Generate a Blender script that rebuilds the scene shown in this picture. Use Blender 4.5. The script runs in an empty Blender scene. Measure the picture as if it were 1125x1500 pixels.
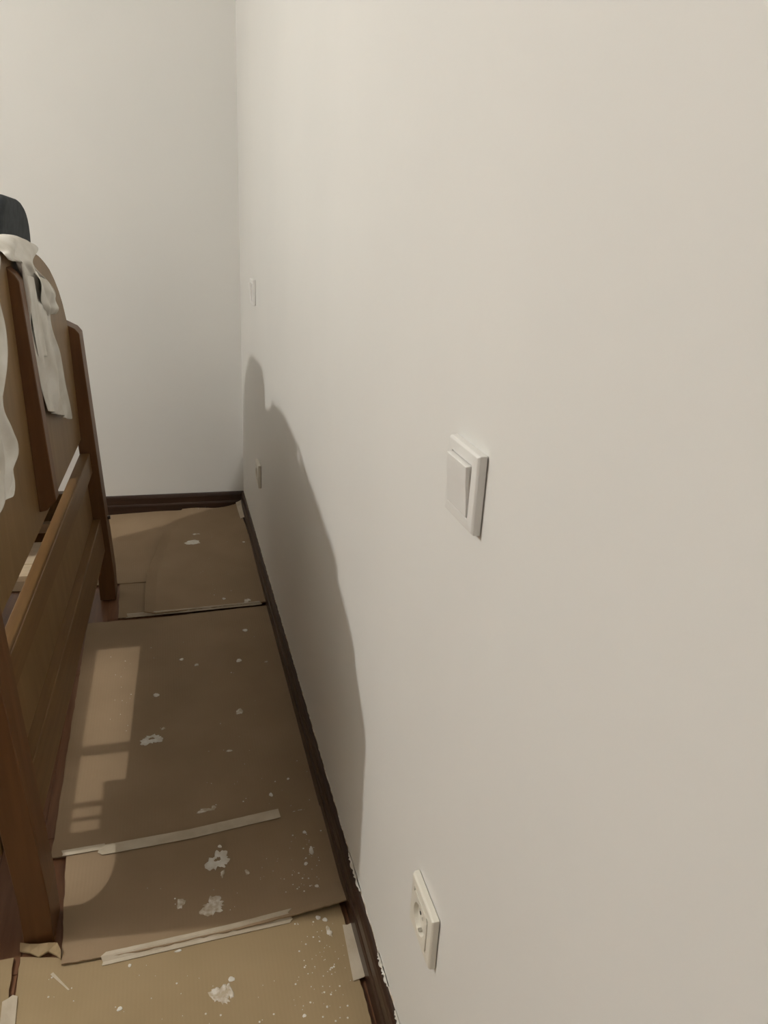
import bpy, bmesh, math, random
from mathutils import Vector, Matrix
random.seed(7)
scene = bpy.context.scene
COL = scene.collection

# ---------------------------------------------------------------- camera
FPX = 1118.6
CAM_H, WALL_D = 1.204, 0.285          # eye height, distance to the right wall (wall plane is x = 0)
EYE = Vector((-WALL_D, 0.0, CAM_H))
_f = Vector((234.0 - 562.5, 300.0 - 750.0, FPX)).normalized()       # world +Y in camera axes (x right, y down, z forward)
_d = Vector((406.0 - 562.5, 3645.0 - 750.0, FPX))
_d = (_d - _f * _d.dot(_f)).normalized()                            # world -Z in camera axes
_x = _d.cross(_f)
AX, AY, AZ = _x, _f, -_d
cam = bpy.data.cameras.new('camera')
cam.sensor_fit = 'VERTICAL'; cam.sensor_height = 36.0; cam.lens = 36.0 * FPX / 1500.0
cam.clip_start = 0.01
co = bpy.data.objects.new('camera', cam); COL.objects.link(co)
right = Vector((AX.x, AY.x, AZ.x)); down = Vector((AX.y, AY.y, AZ.y)); fwd = Vector((AX.z, AY.z, AZ.z))
m = Matrix((right, -down, -fwd)).transposed().to_4x4(); m.translation = EYE
co.matrix_world = m
scene.camera = co

# ---------------------------------------------------------------- world and exposure
w = bpy.data.worlds.new('night'); scene.world = w; w.use_nodes = True
w.node_tree.nodes['Background'].inputs[0].default_value = (0.02, 0.022, 0.03, 1)
w.node_tree.nodes['Background'].inputs[1].default_value = 0.2
scene.view_settings.view_transform = 'Standard'
scene.view_settings.look = 'None'
scene.view_settings.gamma = 1.0
scene.view_settings.use_curve_mapping = False
scene.view_settings.exposure = 0.0
BULB = Vector((-2.30, 1.24, 2.41)); BULB_R = 0.031; BULB_L = 3350.0
BULB_C = (1.0, 0.975, 0.92)

# ---------------------------------------------------------------- helpers
def ray(u, v):
    q = Vector((u - 562.5, v - 750.0, FPX))
    return Vector((AX.dot(q), AY.dot(q), AZ.dot(q)))
def fl(u, v, z=0.004):                 # measured point on the floor
    r = ray(u, v); p = EYE + r * ((CAM_H - z) / -r.z); return (p.x, p.y)
def lean(z): return -0.05 * max(0.0, z - 0.1)
def hbx(Y, z, d): return -0.524 + 0.0305 * (Y - 1.065) + d + lean(z)
def HB(Y, z, d): return Vector((hbx(Y, z, d), Y, z))
def hb_at(u, v, d):                    # measured point on the headboard's back -> (Y, z)
    r = ray(u, v); r = r / r.y; lo, hi = 0.3, 4.0
    for _ in range(50):
        t = (lo + hi) / 2; p = EYE + r * t
        if p.x > hbx(p.y, p.z, d + 0.036 * max(0.0, p.z - 0.55)): lo = t
        else: hi = t
    p = EYE + r * lo
    return (p.y, p.z)

def obj(name, bm, mat, parent=None, smooth=False):
    bmesh.ops.recalc_face_normals(bm, faces=bm.faces[:])
    me = bpy.data.meshes.new(name); bm.to_mesh(me); bm.free()
    if smooth:
        for p in me.polygons: p.use_smooth = True
    me.materials.append(mat)
    o = bpy.data.objects.new(name, me); COL.objects.link(o)
    if parent: o.parent = parent; o.matrix_parent_inverse = parent.matrix_world.inverted()
    return o
def tag(o, label=None, cat=None, group=None, kind=None):
    if label: o['label'] = label
    if cat: o['category'] = cat
    if group: o['group'] = group
    if kind: o['kind'] = kind
    return o
def empty(name, loc):
    o = bpy.data.objects.new(name, None); COL.objects.link(o); o.location = loc; o.empty_display_size = 0.05
    o.matrix_world = Matrix.Translation(Vector(loc)); return o
def addbox(bm, x0, x1, y0, y1, z0, z1):
    vs = [bm.verts.new((x, y, z)) for x in (x0, x1) for y in (y0, y1) for z in (z0, z1)]
    for f in ((0,1,3,2),(4,6,7,5),(0,4,5,1),(2,3,7,6),(0,2,6,4),(1,5,7,3)): bm.faces.new([vs[i] for i in f])
    return vs
def bev(bm, w, seg=2, angle=0.5):
    bmesh.ops.recalc_face_normals(bm, faces=bm.faces[:])
    es = [e for e in bm.edges if len(e.link_faces) == 2 and e.calc_face_angle(0) > angle]
    bmesh.ops.bevel(bm, geom=es, offset=w, segments=seg, affect='EDGES', profile=0.5)
def box(name, mat, parent, x0, x1, y0, y1, z0, z1, b=0.0):
    bm = bmesh.new(); addbox(bm, x0, x1, y0, y1, z0, z1)
    if b: bev(bm, b)
    return obj(name, bm, mat, parent)
def prism(bm, prof, place, a, b):      # closed profile [(p,q)] swept from a to b; place(s,p,q)->Vector
    A = [bm.verts.new(place(a, *p)) for p in prof]; B = [bm.verts.new(place(b, *p)) for p in prof]
    n = len(prof)
    for i in range(n): bm.faces.new((A[i], A[(i+1) % n], B[(i+1) % n], B[i]))
    bm.faces.new(A); bm.faces.new(B[::-1])
def cyl(bm, c, axis, r, h, n=20, r2=None):
    axis = Vector(axis).normalized(); q = axis.to_track_quat('Z', 'Y').to_matrix(); c = Vector(c)
    r2 = r if r2 is None else r2
    A = [bm.verts.new(c + q @ Vector((r*math.cos(t), r*math.sin(t), 0))) for t in [2*math.pi*i/n for i in range(n)]]
    B = [bm.verts.new(c + q @ Vector((r2*math.cos(t), r2*math.sin(t), h))) for t in [2*math.pi*i/n for i in range(n)]]
    for i in range(n): bm.faces.new((A[i], A[(i+1) % n], B[(i+1) % n], B[i]))
    bm.faces.new(A[::-1]); bm.faces.new(B)

# ---------------------------------------------------------------- materials
def mat(name, col, rough=0.6, spec=0.4):
    M = bpy.data.materials.new(name); M.use_nodes = True
    b = M.node_tree.nodes['Principled BSDF']
    b.inputs['Base Color'].default_value = (*col, 1); b.inputs['Roughness'].default_value = rough
    b.inputs['Specular IOR Level'].default_value = spec
    return M, M.node_tree, b
def noise_mix(nt, b, c1, c2, scale=(1,1,1), nscale=5.0, detail=4.0, lo=0.35, hi=0.65, bump=0.0, bscale=None, coord='Object', dist=0.002):
    N, L = nt.nodes.new, nt.links.new
    tc = N('ShaderNodeTexCoord'); mp = N('ShaderNodeMapping'); mp.inputs['Scale'].default_value = scale
    L(tc.outputs[coord], mp.inputs['Vector'])
    nz = N('ShaderNodeTexNoise'); nz.inputs['Scale'].default_value = nscale; nz.inputs['Detail'].default_value = detail
    L(mp.outputs[0], nz.inputs['Vector'])
    rp = N('ShaderNodeValToRGB'); rp.color_ramp.elements[0].position = lo; rp.color_ramp.elements[1].position = hi
    rp.color_ramp.elements[0].color = (*c1, 1); rp.color_ramp.elements[1].color = (*c2, 1)
    L(nz.outputs['Fac'], rp.inputs[0]); L(rp.outputs[0], b.inputs['Base Color'])
    if bump:
        n2 = nz
        if bscale:
            n2 = N('ShaderNodeTexNoise'); n2.inputs['Scale'].default_value = bscale; n2.inputs['Detail'].default_value = 3
            L(mp.outputs[0], n2.inputs['Vector'])
        bp = N('ShaderNodeBump'); bp.inputs['Strength'].default_value = bump; bp.inputs['Distance'].default_value = dist
        L(n2.outputs['Fac'], bp.inputs['Height']); L(bp.outputs[0], b.inputs['Normal'])
    return rp, mp

M_WALL, nt, b = mat('wall_paint', (0.775, 0.768, 0.735), 0.55, 0.3)
noise_mix(nt, b, (0.765, 0.759, 0.727), (0.785, 0.777, 0.743), nscale=2.5, bump=0.12, bscale=70, dist=0.001)
M_CEIL, nt, b = mat('ceiling_paint', (0.80, 0.78, 0.74), 0.8, 0.2)
noise_mix(nt, b, (0.79, 0.77, 0.73), (0.81, 0.79, 0.75), nscale=3)
def card(name, a, c, ang=0.0):
    M, nt, b = mat(name, a, 0.75, 0.25)
    rp, mp = noise_mix(nt, b, a, c, scale=(1, 1, 1), nscale=6, detail=6, lo=0.3, hi=0.7)
    N, L = nt.nodes.new, nt.links.new
    m2 = N('ShaderNodeMapping'); m2.inputs['Rotation'].default_value = (0, 0, ang)
    tc = [n for n in nt.nodes if n.type == 'TEX_COORD'][0]; L(tc.outputs['Object'], m2.inputs['Vector'])
    wv = N('ShaderNodeTexWave'); wv.inputs['Scale'].default_value = 45; wv.inputs['Distortion'].default_value = 0.6
    L(m2.outputs[0], wv.inputs['Vector'])
    bp = N('ShaderNodeBump'); bp.inputs['Strength'].default_value = 0.10; bp.inputs['Distance'].default_value = 0.0006
    L(wv.outputs['Fac'], bp.inputs['Height']); L(bp.outputs[0], b.inputs['Normal'])
    return M
M_CARD = card('corrugated_cardboard', (0.280, 0.198, 0.120), (0.326, 0.234, 0.146))
M_CARD2 = card('corrugated_cardboard_tan', (0.325, 0.24, 0.132), (0.37, 0.275, 0.157))
def wood(name, a, c, rough=0.42, scale=(40, 4, 4), spec=0.4):
    M, nt, b = mat(name, a, rough, spec)
    noise_mix(nt, b, a, c, scale=scale, nscale=1.6, detail=7, lo=0.3, hi=0.7, bump=0.15, dist=0.0008)
    return M
M_WOODV = wood('honey_wood_upright', (0.105, 0.044, 0.014), (0.150, 0.066, 0.022), scale=(40, 40, 3))
M_WOODH = wood('honey_wood_rail', (0.125, 0.064, 0.020), (0.185, 0.100, 0.034), scale=(40, 3, 40))
M_PLY = wood('plywood_panel', (0.18, 0.104, 0.038), (0.24, 0.145, 0.06), scale=(40, 22, 2.5))
M_SLAT = wood('pale_slat_wood', (0.50, 0.40, 0.27), (0.60, 0.49, 0.35), scale=(3, 40, 40))
M_SKIRT = wood('dark_skirting_wood', (0.026, 0.012, 0.007), (0.045, 0.023, 0.014), rough=0.3, scale=(40, 3, 40))
M_SKIRT2 = wood('dark_skirting_wood_cross', (0.026, 0.012, 0.007), (0.045, 0.023, 0.014), rough=0.3, scale=(3, 40, 40))
M_PLANK = wood('parquet_wood', (0.13, 0.055, 0.026), (0.21, 0.10, 0.05), rough=0.35, scale=(40, 3, 40))
M_PLASTIC, nt, b = mat('white_switch_plastic', (0.80, 0.79, 0.76), 0.3, 0.5)
noise_mix(nt, b, (0.79, 0.78, 0.75), (0.81, 0.80, 0.77), nscale=8)
M_CREAM, nt, b = mat('cream_socket_plastic', (0.80, 0.77, 0.68), 0.32, 0.5)
noise_mix(nt, b, (0.78, 0.75, 0.66), (0.82, 0.79, 0.70), nscale=8)
M_DARK, nt, b = mat('dark_hole', (0.02, 0.02, 0.02), 0.7)
M_METAL, nt, b = mat('clip_metal', (0.6, 0.58, 0.54), 0.3); b.inputs['Metallic'].default_value = 1.0
M_RUST, nt, b = mat('dark_bolt_steel', (0.06, 0.045, 0.04), 0.5); b.inputs['Metallic'].default_value = 0.6
M_TAPE, nt, b = mat('masking_tape', (0.54, 0.47, 0.36), 0.6, 0.3)
noise_mix(nt, b, (0.48, 0.41, 0.305), (0.58, 0.51, 0.40), nscale=25, detail=4, bump=0.3, dist=0.0005)
M_PAINT, nt, b = mat('dried_white_paint', (0.72, 0.70, 0.65), 0.5, 0.4)
noise_mix(nt, b, (0.62, 0.58, 0.50), (0.78, 0.76, 0.71), nscale=60, detail=4)
M_PAINTTHIN, nt, b = mat('thin_smeared_paint', (0.6, 0.55, 0.47), 0.6, 0.3)
noise_mix(nt, b, (0.47, 0.39, 0.28), (0.72, 0.68, 0.61), nscale=90, detail=5, lo=0.4, hi=0.6)
M_CLOTH, nt, b = mat('stained_white_cotton', (0.70, 0.67, 0.61), 0.9, 0.1)
noise_mix(nt, b, (0.62, 0.585, 0.52), (0.76, 0.735, 0.685), nscale=14, detail=6, bump=0.3, bscale=160, dist=0.001)
M_GREY, nt, b = mat('dark_grey_upholstery', (0.055, 0.062, 0.068), 0.9, 0.15)
noise_mix(nt, b, (0.048, 0.054, 0.060), (0.066, 0.073, 0.079), nscale=40, detail=5, bump=0.4, bscale=500, dist=0.0008)
M_BULB = bpy.data.materials.new('glowing_bulb'); M_BULB.use_nodes = True
nt = M_BULB.node_tree; nt.nodes.clear()
e = nt.nodes.new('ShaderNodeEmission'); e.inputs[0].default_value = (*BULB_C, 1); e.inputs[1].default_value = BULB_L
o_ = nt.nodes.new('ShaderNodeOutputMaterial'); nt.links.new(e.outputs[0], o_.inputs[0])

# ---------------------------------------------------------------- the room
X0, X1, Y0, Y1, ZC = -5.2, 0.0, -2.4, 3.115, 2.62
tag(box('floor', M_PLANK, None, X0, X1, Y0, Y1, -0.10, -0.0015), kind='structure')
tag(box('ceiling', M_CEIL, None, X0, X1, Y0, Y1, ZC, ZC + 0.1), kind='structure')
tag(box('wall_right', M_WALL, None, 0.0, 0.1, Y0 - 0.1, Y1 + 0.1, -0.1, ZC + 0.1), kind='structure')
tag(box('wall_far', M_WALL, None, X0 - 0.1, X1, Y1, Y1 + 0.1, -0.1, ZC + 0.1), kind='structure')
tag(box('wall_left', M_WALL, None, X0 - 0.1, X0, Y0 - 0.1, Y1, -0.1, ZC + 0.1), kind='structure')
tag(box('wall_back', M_WALL, None, X0, X1, Y0 - 0.1, Y0, -0.1, ZC + 0.1), kind='structure')
floor_o = bpy.data.objects['floor']
# parquet strips where the cardboard leaves the floor bare
bm = bmesh.new(); addbox(bm, -0.034, 0.034, 0, 0.598, -0.0012, 0.0); bev(bm, 0.0005, 1)
pl0 = obj('plank', bm, M_PLANK, floor_o); first = True
for i in range(10):
    for j in range(5):
        p = pl0 if first else pl0.copy()
        if not first: COL.objects.link(p); p.parent = floor_o
        first = False
        p.location = (-0.40 - 0.07 * i, 0.12 + 0.60 * j - (0.3 if i % 2 else 0.0), 0)
# skirting boards
SK = [(0, 0), (0.0155, 0), (0.0155, 0.038), (0.0135, 0.0435), (0.0115, 0.046), (0.0125, 0.049), (0.0120, 0.070), (0.0095, 0.078), (0.006, 0.083), (0, 0.083)]
bm = bmesh.new(); prism(bm, SK, lambda s, p, q: Vector((-p, s, q)), Y0, Y1)
sk_r = tag(obj('baseboard_right', bm, M_SKIRT), kind='structure')
bm = bmesh.new(); prism(bm, SK, lambda s, p, q: Vector((s, Y1 - p, q)), X0, -0.0005)
sk_f = tag(obj('baseboard_far', bm, M_SKIRT2), kind='structure')
# uneven paint that ran onto the top edge of the skirting
def edge_paint(y0, y1, wmax, wmin, parent, n=60, mat_=M_PAINTTHIN, h=0.0008):
    bm = bmesh.new(); rows = []
    for i in range(n + 1):
        y = y0 + (y1 - y0) * i / n
        wd = wmin + (wmax - wmin) * (0.5 + 0.5 * math.sin(i * 1.7 + 2 * math.sin(i * 0.6))) * min(1, 4 * min(i, n - i) / n + 0.15)
        rows.append([bm.verts.new((-0.0001, y, 0.083 + h)), bm.verts.new((-wd, y, 0.083 + h - max(0, wd - 0.006) * 1.4)),
                     bm.verts.new((-wd, y, 0.0828 - max(0, wd - 0.006) * 1.4)), bm.verts.new((-0.0001, y, 0.0828))])
    for a, c in zip(rows, rows[1:]):
        for k in range(4): bm.faces.new((a[k], a[(k+1) % 4], c[(k+1) % 4], c[k]))
    bm.faces.new(rows[0]); bm.faces.new(rows[-1][::-1])
    return obj('paint_edge', bm, mat_, parent)
edge_paint(0.3, 3.1, 0.0022, 0.0008, sk_r, 220)
for a, c in ((0.985, 1.075), (0.80, 0.86), (0.69, 0.76)):
    edge_paint(a, c, 0.0065, 0.003, sk_r, 24, M_PAINT)

# ---------------------------------------------------------------- ceiling lamp (gives the light, hangs outside the frame)
cl = tag(empty('ceiling_lamp_offscreen', (BULB.x, BULB.y, ZC)), 'glowing bare bulb in a white holder hanging from the ceiling', 'lamp')
bm = bmesh.new(); cyl(bm, (BULB.x, BULB.y, ZC - 0.025), (0, 0, 1), 0.05, 0.025, 28); obj('ceiling_rose', bm, M_PLASTIC, cl)
bm = bmesh.new(); cyl(bm, (BULB.x, BULB.y, BULB.z + 0.085), (0, 0, 1), 0.006, ZC - 0.025 - BULB.z - 0.085, 12); obj('cord', bm, M_PLASTIC, cl)
bm = bmesh.new(); cyl(bm, (BULB.x, BULB.y, BULB.z + 0.022), (0, 0, 1), 0.016, 0.065, 24, 0.012); obj('bulb_holder', bm, M_PLASTIC, cl)
bm = bmesh.new(); bmesh.ops.create_icosphere(bm, subdivisions=3, radius=BULB_R, matrix=Matrix.Translation(BULB)); obj('bulb_offscreen', bm, M_BULB, cl, True)

# ---------------------------------------------------------------- bed
bed = tag(empty('bed', HB(1.739, 0, -0.2)), 'brown wooden bed pulled from the wall, arched headboard back showing', 'bed')
hb_place = lambda s, d, z: HB(s, z, d)
def hpart(name, prof, ya, yb, mt, b=0.0015):
    bm = bmesh.new(); prism(bm, prof, hb_place, ya, yb)
    if b: bev(bm, b, 1, 0.25)
    return obj(name, bm, mt, bed)
PF = [(0, 0.004), (0, 0.1), (0, 0.852), (-0.010, 0.866), (-0.048, 0.886), (-0.048, 0.1), (-0.048, 0.004)]
PN = [(d, z + 0.068) if z > 0.5 else (d, z) for d, z in PF]
pn = hpart('post', PN, 1.065, 1.135, M_WOODV)
for v in pn.data.vertices:               # its top is cut on a slope that carries the arch on
    if v.co.z > 0.8: v.co.z += 0.034 - (1.135 - v.co.y) / 0.07 * 0.062
pf = hpart('post', PF, 2.343, 2.413, M_WOODV)
for z in (0.275,):
    p = HB(2.385, z, 0.0); bm = bmesh.new(); cyl(bm, p + Vector((-0.004, 0, 0)), (1, 0, 0), 0.006, 0.012, 12); obj('bolt', bm, M_RUST, pf)
# arched panel
def pdd(z): return 0.036 * max(0.0, z - 0.55)
D0, D1 = -0.038, -0.062
CY = 1.739; HW = 0.604
ARCH = [(0, 1.116), (0.12, 1.112), (0.24, 1.103), (0.36, 1.091), (0.48, 1.076), (0.58, 1.059), (0.67, 1.040), (0.76, 1.012), (0.84, 0.980), (0.91, 0.942), (0.962, 0.900), (1.0, 0.858)]
def arch(Y):
    u = min(1.0, abs(Y - CY) / HW)
    for (a, za), (c, zc) in zip(ARCH, ARCH[1:]):
        if u <= c: return za + (zc - za) * (u - a) / (c - a)
    return ARCH[-1][1]
_arch = arch
NEAR_ARCH = [(1.135, 0.990), (1.16, 1.006), (1.22, 1.030), (1.30, 1.052), (1.42, 1.074), (1.57, 1.097), (1.66, 1.108), (1.739, 1.114)]
def arch(Y):                           # the near half stands a little taller
    if Y >= 1.739: return _arch(Y)
    Y = max(Y, 1.135)
    for (a, za), (c, zc) in zip(NEAR_ARCH, NEAR_ARCH[1:]):
        if Y <= c: return za + (zc - za) * (Y - a) / (c - a)
PB = 0.543
bm = bmesh.new(); n = 72; R = []
for i in range(n + 1):
    Y = CY + HW * math.sin(math.pi * (i / n - 0.5)); z = arch(Y)
    R.append([bm.verts.new(HB(Y, PB, D0)), bm.verts.new(HB(Y, z, D0 + pdd(z))), bm.verts.new(HB(Y, z, D1 + pdd(z))), bm.verts.new(HB(Y, PB, D1))])
for a, c in zip(R, R[1:]):
    for k in range(4): bm.faces.new((a[k], a[(k+1) % 4], c[(k+1) % 4], c[k]))
bm.faces.new(R[0]); bm.faces.new(R[-1][::-1])
obj('arched_panel', bm, M_PLY, bed)
hpart('batten', [(0, 0.60), (0, 1.052), (-0.007, 1.066), (-0.0205, 1.080), (D0 + 0.0005, 0.575), (-0.022, 0.578)], 1.663, 1.703, M_WOODV)
hpart('upper_rail', [(-0.019, 0.438), (-0.019, 0.500), (-0.047, 0.500), (-0.047, 0.438)], 1.135, 2.343, M_WOODH)
hpart('lower_rail', [(-0.016, 0.178), (-0.016, 0.287), (-0.0415, 0.287), (-0.0415, 0.178)], 1.135, 2.343, M_WOODH)
hpart('inset_panel', [(-0.038, 0.2875), (-0.038, 0.4375), (-0.046, 0.4375), (-0.046, 0.2875)], 1.135, 2.343, M_PLY, 0)
for s, ye in ((1, 1.135),):      # rounded brackets between lower rail and posts
    rr = 0.085; prof = [(ye, 0.176)] + [(ye + s * rr, 0.176)]
    prof += [(ye + s * (rr - rr * math.sin(t)), 0.176 - rr + rr * math.cos(t)) for t in [k * math.pi / 20 for k in range(1, 11)]]
    bm = bmesh.new(); prism(bm, prof, lambda d, y, z: HB(y, z, d), -0.020, -0.040); obj('corner_bracket', bm, M_WOODH, bed)
# frame behind the headboard
BX0 = -2.50
for y in (1.08, 2.368): box('side_rail', M_WOODH, bed, BX0, -0.585 if y < 2 else -0.55, y, y + 0.03, 0.20, 0.335 if y < 2 else 0.365, 0.002)
box('foot_rail', M_WOODH, bed, BX0, BX0 + 0.03, 1.111, 2.367, 0.20, 0.335, 0.002)
for y in (1.055, 2.355): box('foot_post', M_WOODV, bed, BX0 - 0.056, BX0 - 0.001, y, y + 0.06, 0.004, 0.42, 0.002)
for y in (1.112, 2.342): box('ledge', M_SLAT, bed, BX0 + 0.031, -0.62, y, y + 0.025, 0.25, 0.279)
hpart('head_cleat', [(-0.0465, 0.262), (-0.0465, 0.279), (-0.062, 0.279), (-0.062, 0.262)], 1.14, 2.338, M_SLAT)
SLZ = 0.2795
for ya, yb in ((2.02, 2.165), (1.945, 2.016), (1.522, 1.554), (1.372, 1.386), (1.337, 1.347), (1.262, 1.312)):
    box('slat', M_SLAT, bed, BX0 + 0.032, -0.578, ya, yb, SLZ, SLZ + 0.016, 0.001)
box('filler_board', M_SLAT, bed, -0.690, -0.582, 1.29, 1.437, SLZ + 0.0165, SLZ + 0.028, 0.001)
box('cross_board', M_SLAT, bed, -1.06, -0.748, 1.14, 2.34, SLZ + 0.0165, SLZ + 0.031, 0.001)

# ---------------------------------------------------------------- grey upholstered cushion behind the headboard
def rounded_slab(name, x0, x1, y0, y1, z0, ztop, rc, mt):
    pts = []
    for k in range(9):
        t = math.pi - k * math.pi / 16; pts.append((y0 + rc + rc * math.cos(t), ztop(y0 + rc) - rc + rc * math.sin(t)))
    for k in range(1, 8):
        y = y0 + rc + (y1 - y0 - rc - 3.23 * rc) * k / 8; pts.append((y, ztop(y)))
    r2 = rc * 1.9
    for k in range(11):
        t = math.pi / 2 - k * math.pi / 20; pts.append((y1 - r2 * 1.7 + r2 * 1.7 * math.cos(t), ztop(y1 - r2 * 1.7) - r2 + r2 * math.sin(t)))
    prof = [(y0, z0)] + pts + [(y1, z0)]
    bm = bmesh.new(); prism(bm, prof, lambda s, y, z: Vector((s - 0.13 * (1.22 - z), y + 0.10 * max(0, (y - 2.3) / 0.2) * max(0, min(1, (1.05 - z) / 0.55)), z)), x0, x1); bev(bm, 0.018, 4, 0.7)
    return obj(name, bm, mt, None, True)
cu = rounded_slab('upholstered_cushion', -0.705, -0.625, 2.03, 2.50, 0.367, lambda y: 1.209 - 0.05 * max(0, y - 2.1), 0.08, M_GREY)
tag(cu, 'dark grey upholstered cushion with rounded top behind the wooden headboard', 'cushion')

# ---------------------------------------------------------------- cloths over the headboard
def sheet_rows(bm, rows, nu=14, sub=5, amp=0.006, k=3.0, ph=0.0, dd=None, ntop=0):
    # rows: (left (Y,z), right (Y,z), d); smooth interpolation down the rows, folds across
    def cr(a, b_, c, d_, t):
        return 0.5 * ((2*b_) + (c - a) * t + (2*a - 5*b_ + 4*c - d_) * t*t + (3*b_ - a - 3*c + d_) * t**3)
    wt = [1.0 if i < ntop else 0.0 for i in range(len(rows))]
    V = [Vector((l[0], l[1], d)) for l, r, d in rows]; W = [Vector((r[0], r[1], d)) for l, r, d in rows]
    out = []
    N = len(rows)
    for i in range(N - 1):
        for s in range(sub + (1 if i == N - 2 else 0)):
            t = s / sub; g = lambda A: cr(A[max(0, i-1)], A[i], A[i+1], A[min(N-1, i+2)], t)
            l, r = g(V), g(W); vv = i + t; line = []; wz = wt[i] + (wt[i+1] - wt[i]) * t; am = amp * (1 - 0.75 * wz)
            for j in range(nu + 1):
                u = j / nu; p = l.lerp(r, u)
                f = am * (math.sin(2*math.pi*k*u + ph + 0.5*math.sin(vv*1.3)) + 0.5*math.sin(2*math.pi*(2.3*k)*u + 1.7*vv + ph))
                zz = p.y + 0.25 * am * math.sin(5*u + vv) + wz * (arch(p.x) - arch(l.x) - (arch(r.x) - arch(l.x)) * u)
                d = max(p.z + f + 0.4 * am * math.sin(vv * 2.1 + 9*u), -0.0365 if (dd is None) else dd)
                yy = p.x
                if 1.50 < yy < 1.707 and zz < 1.092: yy = 1.707 if l.x > 1.58 else min(yy, 1.659)     # clear of the batten
                line.append(bm.verts.new(HB(yy, zz, d + pdd(zz))))
            out.append(line)
    for a, c in zip(out, out[1:]):
        for j in range(nu): bm.faces.new((a[j], a[j+1], c[j+1], c[j]))
def cloth_obj(name, bm):
    o = obj(name, bm, M_CLOTH, None, True)
    s = o.modifiers.new('thickness', 'SOLIDIFY'); s.thickness = 0.0016; s.offset = 1.0
    s = o.modifiers.new('smooth', 'SUBSURF'); s.levels = 1; s.render_levels = 1
    return o
def over_top(ya, yb, back):            # first rows: up the bed side, over the arch
    za, zb = arch(ya), arch(yb)
    return [((ya, za - back), (yb, zb - back), D1 - 0.012), ((ya, za - 0.03), (yb, zb - 0.03), D1 - 0.013),
            ((ya, za + 0.010), (yb, zb + 0.010), D1 - 0.008), ((ya, za + 0.018), (yb, zb + 0.018), (D0 + D1) / 2), ((ya, za + 0.008), (yb, zb + 0.008), D0 + 0.010)]
def px(lst, d): return [(hb_at(l[0], l[1], dv), hb_at(r[0], r[1], dv), dv) for l, r, dv in [(a, b_, d if len(q) == 2 else q[2]) for q in lst for a, b_ in [q[:2]]]]
bm = bmesh.new()
top = over_top(1.60, 1.965, 0.16)
sheet_rows(bm, top[:2], amp=0.0, dd=-1, ntop=2)
sheet_rows(bm, top[1:] + px([((6, 374), (50, 386)), ((20, 394), (62, 408)), ((27, 424), (76, 432)), ((33, 452), (74, 456)),
                         ((40, 486), (77, 490)), ((47, 520), (85, 520)), ((55, 548), (92, 548)), ((61, 574), (96, 576)), ((67, 602), (102, 614))], -0.020),
           amp=0.0065, k=2.1, nu=24, dd=-1, ntop=4)
sheet_rows(bm, px([((36, 402), (50, 406)), ((41, 428), (55, 430)), ((48, 470), (61, 470)), ((57, 522), (70, 523))], -0.012), amp=0.0008, k=0.6, nu=8)
sheet_rows(bm, px([((46, 396), (68, 411), -0.016), ((56, 414), (80, 430), -0.007), ((61, 436), (85, 444), -0.008), ((66, 450), (85, 453), -0.008), ((67, 462), (80, 461), -0.02)], 0.0), amp=0.005, k=1.7, nu=16)
c1 = cloth_obj('drop_cloth', bm)
tag(c1, 'paint-stained white cloth twisted over the arch top, hanging beside the batten', 'cloth')
bm = bmesh.new()
ya, yb = 1.25, 1.575
top = over_top(ya, yb, 0.20)
sheet_rows(bm, top[:2], amp=0.0, dd=-1, ntop=2)
rr = [(hb_at(u, v, -0.022)) for u, v in ((-6, 420), (6, 468), (8, 515), (2, 585), (13, 622), (24, 655), (20, 678), (20, 702), (13, 721))]
ll = [(1.25, 1.0), (1.245, 0.96), (1.24, 0.91), (1.235, 0.86), (1.225, 0.82), (1.22, 0.79), (1.215, 0.765), (1.21, 0.74), (1.205, 0.72)]
sheet_rows(bm, top[1:] + [(l, r, -0.022) for l, r in zip(ll, rr)], amp=0.006, k=2.4, nu=26, ph=1.0, dd=-1, ntop=4)
c2 = cloth_obj('drop_cloth', bm)
tag(c2, 'wide white cloth with ragged edge on the near half of the headboard', 'cloth')

# ---------------------------------------------------------------- switches and sockets
def ring_plate(bm, half, prof, cx=0.0):      # square frame rings [(inset, depth)], local axes: x=depth from the wall (negative world x)
    rings = []
    for ins, dep in prof:
        h = half - ins
        rings.append([bm.verts.new((-dep, sy * h, sz * h)) for sy, sz in ((-1, -1), (1, -1), (1, 1), (-1, 1))])
    for a, c in zip(rings, rings[1:]):
        for k in range(4): bm.faces.new((a[k], a[(k+1) % 4], c[(k+1) % 4], c[k]))
    return rings
H = 0.0405
def frame(parent, mt):
    bm = bmesh.new()
    r = ring_plate(bm, H, [(0.002, 0.0003), (0.0, 0.0012), (0.0004, 0.0080), (0.0024, 0.0104), (0.0130, 0.0112), (0.0132, 0.0060)])
    bm.faces.new(r[-1]); bm.faces.new(r[0][::-1])
    bev(bm, 0.0007, 2, 0.3)
    return obj('frame', bm, mt, parent)
def place(part_list, root, loc):
    root.matrix_world = Matrix.Translation(Vector(loc))
def make_switch(loc, label):
    r = empty('light_switch', (0, 0, 0)); frame(r, M_PLASTIC)
    bm = bmesh.new(); h = H - 0.0138
    # rocker: top proud, bottom pressed in
    P = [(0.0062, -h), (0.0062, h), (0.0168, h - 0.0006), (0.0160, h * 0.4), (0.0142, -h * 0.2), (0.0124, -h + 0.0008)]
    prism(bm, P, lambda s, d, z: Vector((-d, s, z)), -h, h); bev(bm, 0.0008, 2, 0.6)
    obj('rocker', bm, M_PLASTIC, r)
    r.location = loc; tag(r, label, 'switch'); return r
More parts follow.
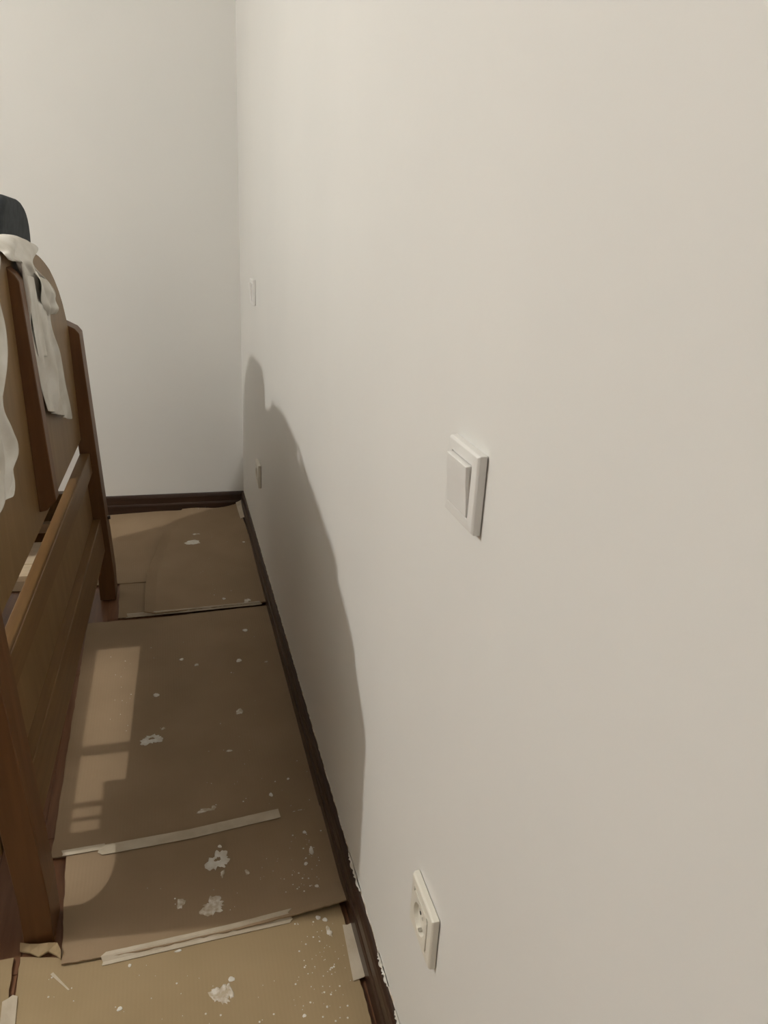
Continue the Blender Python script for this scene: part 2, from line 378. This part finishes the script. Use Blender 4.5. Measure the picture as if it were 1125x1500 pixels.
def make_socket(loc, label):
    r = empty('wall_socket', (0, 0, 0)); frame(r, M_CREAM)
    bm = bmesh.new(); h = H - 0.0138; n = 32; F = 0.0122; rc = 0.0205; bot = 0.0066
    sq, ci, cb = [], [], []
    for i in range(n):
        t = 2 * math.pi * (i + 0.5) / n; cy, cz = math.cos(t), math.sin(t); k = h / max(abs(cy), abs(cz))
        sq.append(bm.verts.new((-F, cy * k, cz * k))); ci.append(bm.verts.new((-F, cy * rc, cz * rc))); cb.append(bm.verts.new((-bot, cy * (rc - 0.001), cz * (rc - 0.001))))
    sb = [bm.verts.new((-0.0061, v.co.y, v.co.z)) for v in sq]
    for i in range(n):
        j = (i + 1) % n
        bm.faces.new((sq[i], sq[j], ci[j], ci[i])); bm.faces.new((ci[i], ci[j], cb[j], cb[i])); bm.faces.new((sb[i], sb[j], sq[j], sq[i]))
    bm.faces.new(cb)
    ins = obj('socket_insert', bm, M_CREAM, r)
    for s in (-1, 1):
        bm = bmesh.new(); cyl(bm, (-bot - 0.0004, s * 0.0095, 0), (1, 0, 0), 0.0026, 0.0006, 16); obj('pin_hole', bm, M_DARK, ins)
        bm = bmesh.new(); addbox(bm, -0.0118, -0.0067, -0.0022, 0.0022, s * 0.0175 - 0.0012, s * 0.0175 + 0.0012); bev(bm, 0.0004, 1); obj('earth_clip', bm, M_METAL, ins)
    bm = bmesh.new(); cyl(bm, (-0.0074, 0, -0.0), (1, 0, 0), 0.0024, 0.0008, 14); obj('screw', bm, M_METAL, ins)
    r.location = loc; tag(r, label, 'socket'); return r
SWZ, SOZ = 0.960, 0.372
make_switch((0, 0.672, SWZ), 'white square light switch above the socket on the bare lit wall')
make_socket((0, 0.672, SOZ), 'cream wall socket below the light switch on the bare lit wall')
make_switch((0, 2.615, SWZ - 0.006), 'white light switch near the room corner, above the headboard shadow')
make_socket((0, 2.50, SOZ - 0.008), 'cream wall socket near the room corner inside the headboard shadow')

# ---------------------------------------------------------------- cardboard sheets
def wav(x, y, s): return 0.0012 * math.sin(7*x + 3*y + s) + 0.0010 * math.sin(5*y - 4*x + 2*s)
SHEETS = {}
def card_sheet(label, near, far, base, seed, mt=M_CARD, zf=None, nx=40, ny=40, th=0.003, rough_edge=0.002, leftpoly=None):
    rnd = random.Random(seed)
    def along(poly, t):
        L = [0]
        for a, c in zip(poly, poly[1:]): L.append(L[-1] + math.dist(a, c))
        q = t * L[-1]
        for k in range(len(poly) - 1):
            if q <= L[k+1] + 1e-9:
                s = (q - L[k]) / (L[k+1] - L[k]); return (poly[k][0] + (poly[k+1][0]-poly[k][0]) * s, poly[k][1] + (poly[k+1][1]-poly[k][1]) * s)
        return poly[-1]
    def zz(x, y):
        z = base + 0.0025 + wav(x, y, seed)
        if zf: z += zf(x, y)
        return z
    bm = bmesh.new(); T, Bt = [], []
    for i in range(nx + 1):
        a = along(near, i / nx); c = along(far, i / nx); tr, br = [], []
        for j in range(ny + 1):
            v = j / ny; x = a[0] + (c[0]-a[0]) * v; y = a[1] + (c[1]-a[1]) * v
            if leftpoly:
                lp = along(leftpoly, v); k_ = max(0, 1 - i / nx * 1.5); e0 = along(near, 0); e1 = along(far, 0)
                x += k_ * (lp[0] - (e0[0] + (e1[0]-e0[0]) * v)); y += k_ * (lp[1] - (e0[1] + (e1[1]-e0[1]) * v))
            if i in (0, nx): x += rnd.uniform(-1, 1) * rough_edge * 0.5
            if j in (0, ny): y += rnd.uniform(-1, 1) * rough_edge * 0.5
            z = zz(x, y)
            if leftpoly: z += 0.010 * max(0, 1 - i / 5) * max(0, min(1, (0.85 - v) / 0.2))
            tr.append(bm.verts.new((x, y, z + th))); br.append(bm.verts.new((x, y, z)))
        T.append(tr); Bt.append(br)
    for i in range(nx):
        for j in range(ny):
            bm.faces.new((T[i][j], T[i+1][j], T[i+1][j+1], T[i][j+1])); bm.faces.new((Bt[i][j], Bt[i][j+1], Bt[i+1][j+1], Bt[i+1][j]))
    for i in range(nx):
        for j in (0, ny): bm.faces.new((T[i][j], T[i+1][j], Bt[i+1][j], Bt[i][j]))
    for j in range(ny):
        for i in (0, nx): bm.faces.new((T[i][j], T[i][j+1], Bt[i][j+1], Bt[i][j]))
    o = obj('cardboard_sheet', bm, mt, None, False); tag(o, label, 'cardboard')
    o['_'] = 0; del o['_']
    return o, (lambda x, y: zz(x, y) + th)

def far_curl(x, y):        # the far sheet rides up against both skirtings
    a = max(0, (y - 2.93) / 0.16); c = max(0, (x + 0.16) / 0.14) if y > 2.5 else 0
    return 0.016 * a * a * (0.7 + 0.5 * math.sin(16 * x)) * max(0, min(1, (x + 0.30) / 0.15)) + 0.018 * c * c * min(1, (y - 2.5) / 0.4) + 0.004 * max(0, math.sin((y - 2.3) * 3))
def lip(x, y):             # near edge lifts beside the skirting
    return 0.010 * max(0, 1 - abs(y - 1.03) / 0.05) * max(0, min(1, (x + 0.22) / 0.2))
# bottom layers first
under = card_sheet('cardboard sheet running under the far side of the bed by the far skirting', [(-1.35, 2.46), fl(236, 852)], [(-1.35, 3.096), (fl(290, 760)[0], 3.096)], 0.0, 3, zf=lambda x, y: 0.010 * max(0, (y - 2.93) / 0.16) * max(0, min(1, (x + 0.60) / 0.25)))
scrap = card_sheet('small cardboard piece tucked beside the foot of the far bed post', [fl(173, 906), fl(222, 902)], [fl(176, 848), fl(224, 846)], 0.0, 5, nx=14, ny=14)
farS = card_sheet('creased cardboard sheet in the room corner, curling against both skirtings',
    [fl(213, 903), fl(300, 894), fl(398, 884)], [(fl(268, 760)[0], 3.094), (-0.19, 3.094), (-0.028, 3.092)], 0.0062, 1, zf=far_curl, nx=60, ny=60,
    leftpoly=[fl(212, 903), fl(213, 870), fl(216, 845), fl(228, 818), fl(240, 785), (fl(268, 760)[0], 3.094)])
mid = card_sheet('large cardboard sheet on the floor between bed rail and skirting', [fl(75, 1258), fl(150, 1247), fl(300, 1219), fl(481, 1183)],
    [fl(128, 913), fl(250, 903), fl(399, 887)], 0.0, 2, nx=60, ny=60)
strip = card_sheet('narrow cardboard strip beside the foot of the near bed post, between two taped joints', [fl(91, 1416), fl(200, 1398), fl(430, 1347), fl(513, 1327)],
    [fl(97, 1252), fl(150, 1247), fl(300, 1219), fl(481, 1183)], 0.0054, 4, zf=lip, nx=60, ny=24)
near = card_sheet('tan cardboard sheet under the wall with the socket, dotted with white paint', [(-0.545, 0.45), (-0.022, 0.45)],
    [fl(30, 1402), fl(90, 1404), fl(250, 1380), fl(430, 1335), (-0.026, 1.05)], 0.0, 6, mt=M_CARD2, nx=50, ny=50)
left = card_sheet('tan cardboard sheet on the bed side of the near post', [(-1.25, 0.45), (-0.553, 0.45)], [(-1.25, 1.04), fl(20, 1403)], 0.0, 8, mt=M_CARD2, nx=24, ny=30)

# torn flap where the near sheet was cut around the post
bm = bmesh.new()
def ribbon(bm, pts, w0):
    prev = None
    for (x, y, z, ww) in pts:
        a = bm.verts.new((x, y - ww, z)); c = bm.verts.new((x, y + ww, z + 0.008)); d_ = bm.verts.new((x, y + ww, z + 0.005)); e_ = bm.verts.new((x, y - ww, z - 0.003))
        cur = [a, c, d_, e_]
        if prev:
            for k in range(4): bm.faces.new((prev[k], prev[(k+1) % 4], cur[(k+1) % 4], cur[k]))
        else: bm.faces.new(cur)
        prev = cur
    bm.faces.new(prev[::-1])
q = [fl(30, 1392), fl(45, 1396), fl(58, 1397), fl(72, 1394), fl(84, 1395), fl(90, 1405)]
ribbon(bm, [(p[0], p[1], 0.0085 + 0.003 * (i % 2), 0.005 + 0.004 * (i in (2, 4))) for i, p in enumerate(q)], 0.01)
obj('torn_flap', bm, M_CARD2, near[0])

# ---------------------------------------------------------------- masking tape
def tape(label, pts, w, surf, lift=0.0012, group=None, seed=0):
    rnd = random.Random(seed); bm = bmesh.new(); prev = None; P = []
    for a, c in zip(pts, pts[1:]):
        n = max(3, int(math.dist(a, c) / 0.012))
        for k in range(n): P.append((a[0] + (c[0]-a[0]) * k / n, a[1] + (c[1]-a[1]) * k / n))
    P.append(pts[-1])
    for i, p in enumerate(P):
        a, c = P[max(0, i-1)], P[min(len(P)-1, i+1)]
        t = Vector((c[0]-a[0], c[1]-a[1], 0)).normalized(); nrm = Vector((-t.y, t.x, 0))
        row_t, row_b = [], []
        for s in (-1, -0.33, 0.33, 1):
            jitter = rnd.uniform(-0.0025, 0.0025) if i in (0, len(P)-1) else rnd.uniform(-0.0006, 0.0006)
            q = Vector((p[0], p[1], 0)) + nrm * (s * w / 2) + t * (jitter * (2 if i in (0, len(P)-1) else 0.2))
            z = surf[0 if s < 0 else -1](q.x, q.y) + lift + rnd.uniform(0, 0.0005)
            row_t.append(bm.verts.new((q.x, q.y, z + 0.0004))); row_b.append(bm.verts.new((q.x, q.y, z - 0.0004)))
        cur = row_t + row_b[::-1]
        if prev:
            for k in range(8): bm.faces.new((prev[k], prev[(k+1) % 8], cur[(k+1) % 8], cur[k]))
        else: bm.faces.new(cur)
        prev = cur
    bm.faces.new(prev[::-1])
    o = obj('masking_tape', bm, M_TAPE); tag(o, label, 'tape'); return o
S = {k: v[1] for k, v in dict(under=under, scrap=scrap, far=farS, mid=mid, strip=strip, near=near, left=left).items()}
JOINT2 = lambda x, y: max(S['mid'](x, y), S['strip'](x, y)) + 0.0006
tape('thin masking tape along the joint before the corner sheet', [fl(186, 904), fl(280, 896), fl(382, 886)], 0.012, [S['mid'], S['far']], seed=1)
tape('long masking tape strip between the large sheet and the narrow strip', [fl(147, 1250), fl(280, 1226), fl(408, 1197)], 0.026, [JOINT2], seed=2)
tape('short pale tape piece at the bed end of the middle joint', [fl(94, 1254), fl(152, 1244)], 0.015, [JOINT2], seed=3)
tape('wide layered masking tape along the joint of the tan sheet', [fl(152, 1408), fl(210, 1395), fl(320, 1370), fl(426, 1346)], 0.020, [S['near'], S['strip']], seed=4)
tape('masking tape piece holding the tan sheet to the skirting', [fl(512, 1354), fl(528, 1434)], 0.026, [S['near']], seed=5)
tape('masking tape strip over the gap between the two tan sheets', [fl(15, 1464), (-0.553, 0.62)], 0.022, [S['left'], S['near']], seed=6)
tape('pale tape piece in the room corner at the skirting', [fl(347, 737), fl(357, 768)], 0.026, [S['far']], seed=7)

# ---------------------------------------------------------------- paint splashes
def blob(parent, surf, c, r, seed, elong=(1, 1), mt=M_PAINT, name='paint_splash', spiky=0.35, hole=False, n=36):
    rnd = random.Random(seed); bm = bmesh.new()
    ph = [rnd.uniform(0, 6.28) for _ in range(6)]
    out, inn, top = [], [], []
    for i in range(n):
        t = 2 * math.pi * i / n
        k = 1 + spiky * (0.5 * math.sin(2*t + ph[0]) + 0.4 * math.sin(3*t + ph[1]) + 0.2 * math.sin(7*t + ph[2]) + 0.4 * rnd.uniform(-1, 1))
        x = c[0] + r * elong[0] * k * math.cos(t); y = c[1] + r * elong[1] * k * math.sin(t); z = surf(x, y)
        out.append(bm.verts.new((x, y, z + 0.0002))); xi = c[0] + (x-c[0]) * 0.85; yi = c[1] + (y-c[1]) * 0.85
        top.append(bm.verts.new((xi, yi, surf(xi, yi) + 0.0012)))
        if hole:
            xh = c[0] + (x-c[0]) * 0.28; yh = c[1] + r * 0.15 + (y-c[1]) * 0.22; inn.append(bm.verts.new((xh, yh, surf(xh, yh) + 0.0010)))
    ctr = None if hole else bm.verts.new((c[0], c[1], surf(*c) + 0.0014))
    for i in range(n):
        j = (i + 1) % n
        bm.faces.new((out[i], out[j], top[j], top[i]))
        if hole: bm.faces.new((top[i], top[j], inn[j], inn[i]))
        else: bm.faces.new((top[i], top[j], ctr))
    return obj(name, bm, mt, parent)
B = [  # sheet, pixel, radius m, elongation, thin?, hole
 (mid, (222, 1083), 0.021, (1.05, 0.9), 0, 1), (mid, (229, 1018), 0.0085, (1, 0.9), 0, 0), (mid, (351, 1042), 0.010, (0.8, 1.3), 1, 0),
 (mid, (239, 1067), 0.005, (1, 1), 1, 0), (mid, (266, 966), 0.006, (1, 1), 0, 0), (mid, (350, 968), 0.008, (1, 1), 0, 0), (mid, (359, 924), 0.007, (1.2, 1), 0, 0),
 (mid, (288, 974), 0.006, (0.8, 1.2), 1, 0), (mid, (390, 970), 0.004, (1, 1), 1, 0), (mid, (336, 1099), 0.005, (1.2, 0.8), 1, 0), (mid, (300, 1186), 0.011, (1.5, 0.5), 1, 0), (mid, (313, 1182), 0.006, (1, 1), 1, 0),
 (mid, (397, 1163), 0.005, (0.8, 1.3), 0, 0), (mid, (430, 1190), 0.008, (1.1, 0.7), 0, 0), (mid, (442, 1188), 0.009, (0.9, 1.0), 1, 0), (mid, (422, 1140), 0.003, (1, 1), 0, 0),
 (farS, (282, 798), 0.021, (1.45, 0.9), 0, 0), (farS, (287, 786), 0.010, (1.2, 0.7), 1, 0), (farS, (328, 880), 0.006, (1, 1), 0, 0), (farS, (362, 883), 0.012, (1.0, 1.0), 1, 0), (farS, (357, 800), 0.005, (1, 1), 0, 0),
 (strip, (319, 1264), 0.020, (1, 1.15), 0, 1), (strip, (322, 1243), 0.004, (1, 1), 0, 0), (strip, (326, 1283), 0.006, (0.6, 1.6), 1, 0), (strip, (312, 1330), 0.018, (1.1, 1.05), 1, 0), (strip, (265, 1326), 0.009, (0.9, 1.1), 1, 0),
 (strip, (446, 1223), 0.004, (1, 1), 0, 0), (strip, (456, 1250), 0.007, (0.6, 1.6), 0, 0), (strip, (448, 1269), 0.004, (1, 1), 0, 0), (strip, (464, 1302), 0.004, (1, 1), 0, 0), (strip, (362, 1281), 0.005, (0.8, 1.2), 1, 0),
 (near, (323, 1456), 0.015, (0.9, 1.2), 1, 0), (near, (339, 1434), 0.005, (1, 1), 0, 0), (near, (336, 1452), 0.009, (0.6, 1.4), 1, 0), (near, (466, 1344), 0.0045, (1, 1), 0, 0), (near, (476, 1347), 0.005, (1, 0.8), 0, 0), (near, (482, 1364), 0.008, (0.6, 1.3), 1, 0),
 (near, (175, 1477), 0.004, (1, 1), 0, 0), (near, (446, 1488), 0.003, (1, 1), 0, 0), (near, (261, 1393), 0.004, (1.5, 0.6), 0, 0), (near, (190, 1414), 0.003, (1, 1), 0, 0),
]
for i, (sh, p, r, el, thin, hole) in enumerate(B):
    blob(sh[0], sh[1], fl(p[0], p[1], 0.006), r, 100 + i, el, M_PAINTTHIN if thin else M_PAINT, hole=bool(hole), spiky=0.42 if thin or hole else 0.22, n=44 if r > 0.012 else 18)
def specks(sh, boxes, seed):
    rnd = random.Random(seed); bm = bmesh.new()
    for (u0, v0, u1, v1, cnt) in boxes:
        for _ in range(cnt):
            c = fl(rnd.uniform(u0, u1), rnd.uniform(v0, v1), 0.006); r = rnd.choice((0.0006, 0.0007, 0.0009, 0.0012, 0.0018)); z = sh[1](*c)
            V = [bm.verts.new((c[0] + r*math.cos(t), c[1] + r*math.sin(t), z + 0.0002)) for t in [k*math.pi/3 for k in range(6)]]
            tp = bm.verts.new((c[0], c[1], z + 0.0012))
            for k in range(6): bm.faces.new((V[k], V[(k+1) % 6], tp))
    tag(obj('paint_specks', bm, M_PAINT, sh[0]), kind='stuff')
specks(near, [(430, 1350, 500, 1480, 60), (200, 1410, 420, 1500, 22), (60, 1410, 200, 1500, 8), (470, 1380, 520, 1500, 26)], 1)
specks(strip, [(420, 1210, 470, 1310, 34), (380, 1260, 450, 1300, 16), (200, 1300, 420, 1345, 10)], 2)
specks(mid, [(160, 960, 195, 1080, 16), (220, 930, 390, 1100, 16), (300, 1090, 460, 1180, 18)], 3)
specks(farS, [(290, 780, 375, 880, 18), (270, 745, 345, 760, 6)], 4)
# bits of straw-like tape litter on the tan sheet
def sliver(label, a, c, w, sh, mt=M_TAPE):
    bm = bmesh.new(); t = Vector((c[0]-a[0], c[1]-a[1], 0)); nrm = Vector((-t.y, t.x, 0)).normalized() * w / 2; prev = None
    for k in range(5):
        p = Vector((a[0], a[1], 0)) + t * (k / 4); ww = nrm * (1 - 0.15 * k); z = sh[1](p.x, p.y) + 0.0006
        cur = [bm.verts.new((p.x+ww.x, p.y+ww.y, z)), bm.verts.new((p.x-ww.x, p.y-ww.y, z)), bm.verts.new((p.x-ww.x, p.y-ww.y, z + 0.0008)), bm.verts.new((p.x+ww.x, p.y+ww.y, z + 0.0008))]
        if prev:
            for q_ in range(4): bm.faces.new((prev[q_], prev[(q_+1) % 4], cur[(q_+1) % 4], cur[q_]))
        else: bm.faces.new(cur)
        prev = cur
    bm.faces.new(prev[::-1]); o = obj('tape_sliver', bm, mt); tag(o, label, 'tape')
sliver('thin pale tape sliver on the tan sheet in front of the near post', fl(76, 1427), fl(101, 1451), 0.005, near)
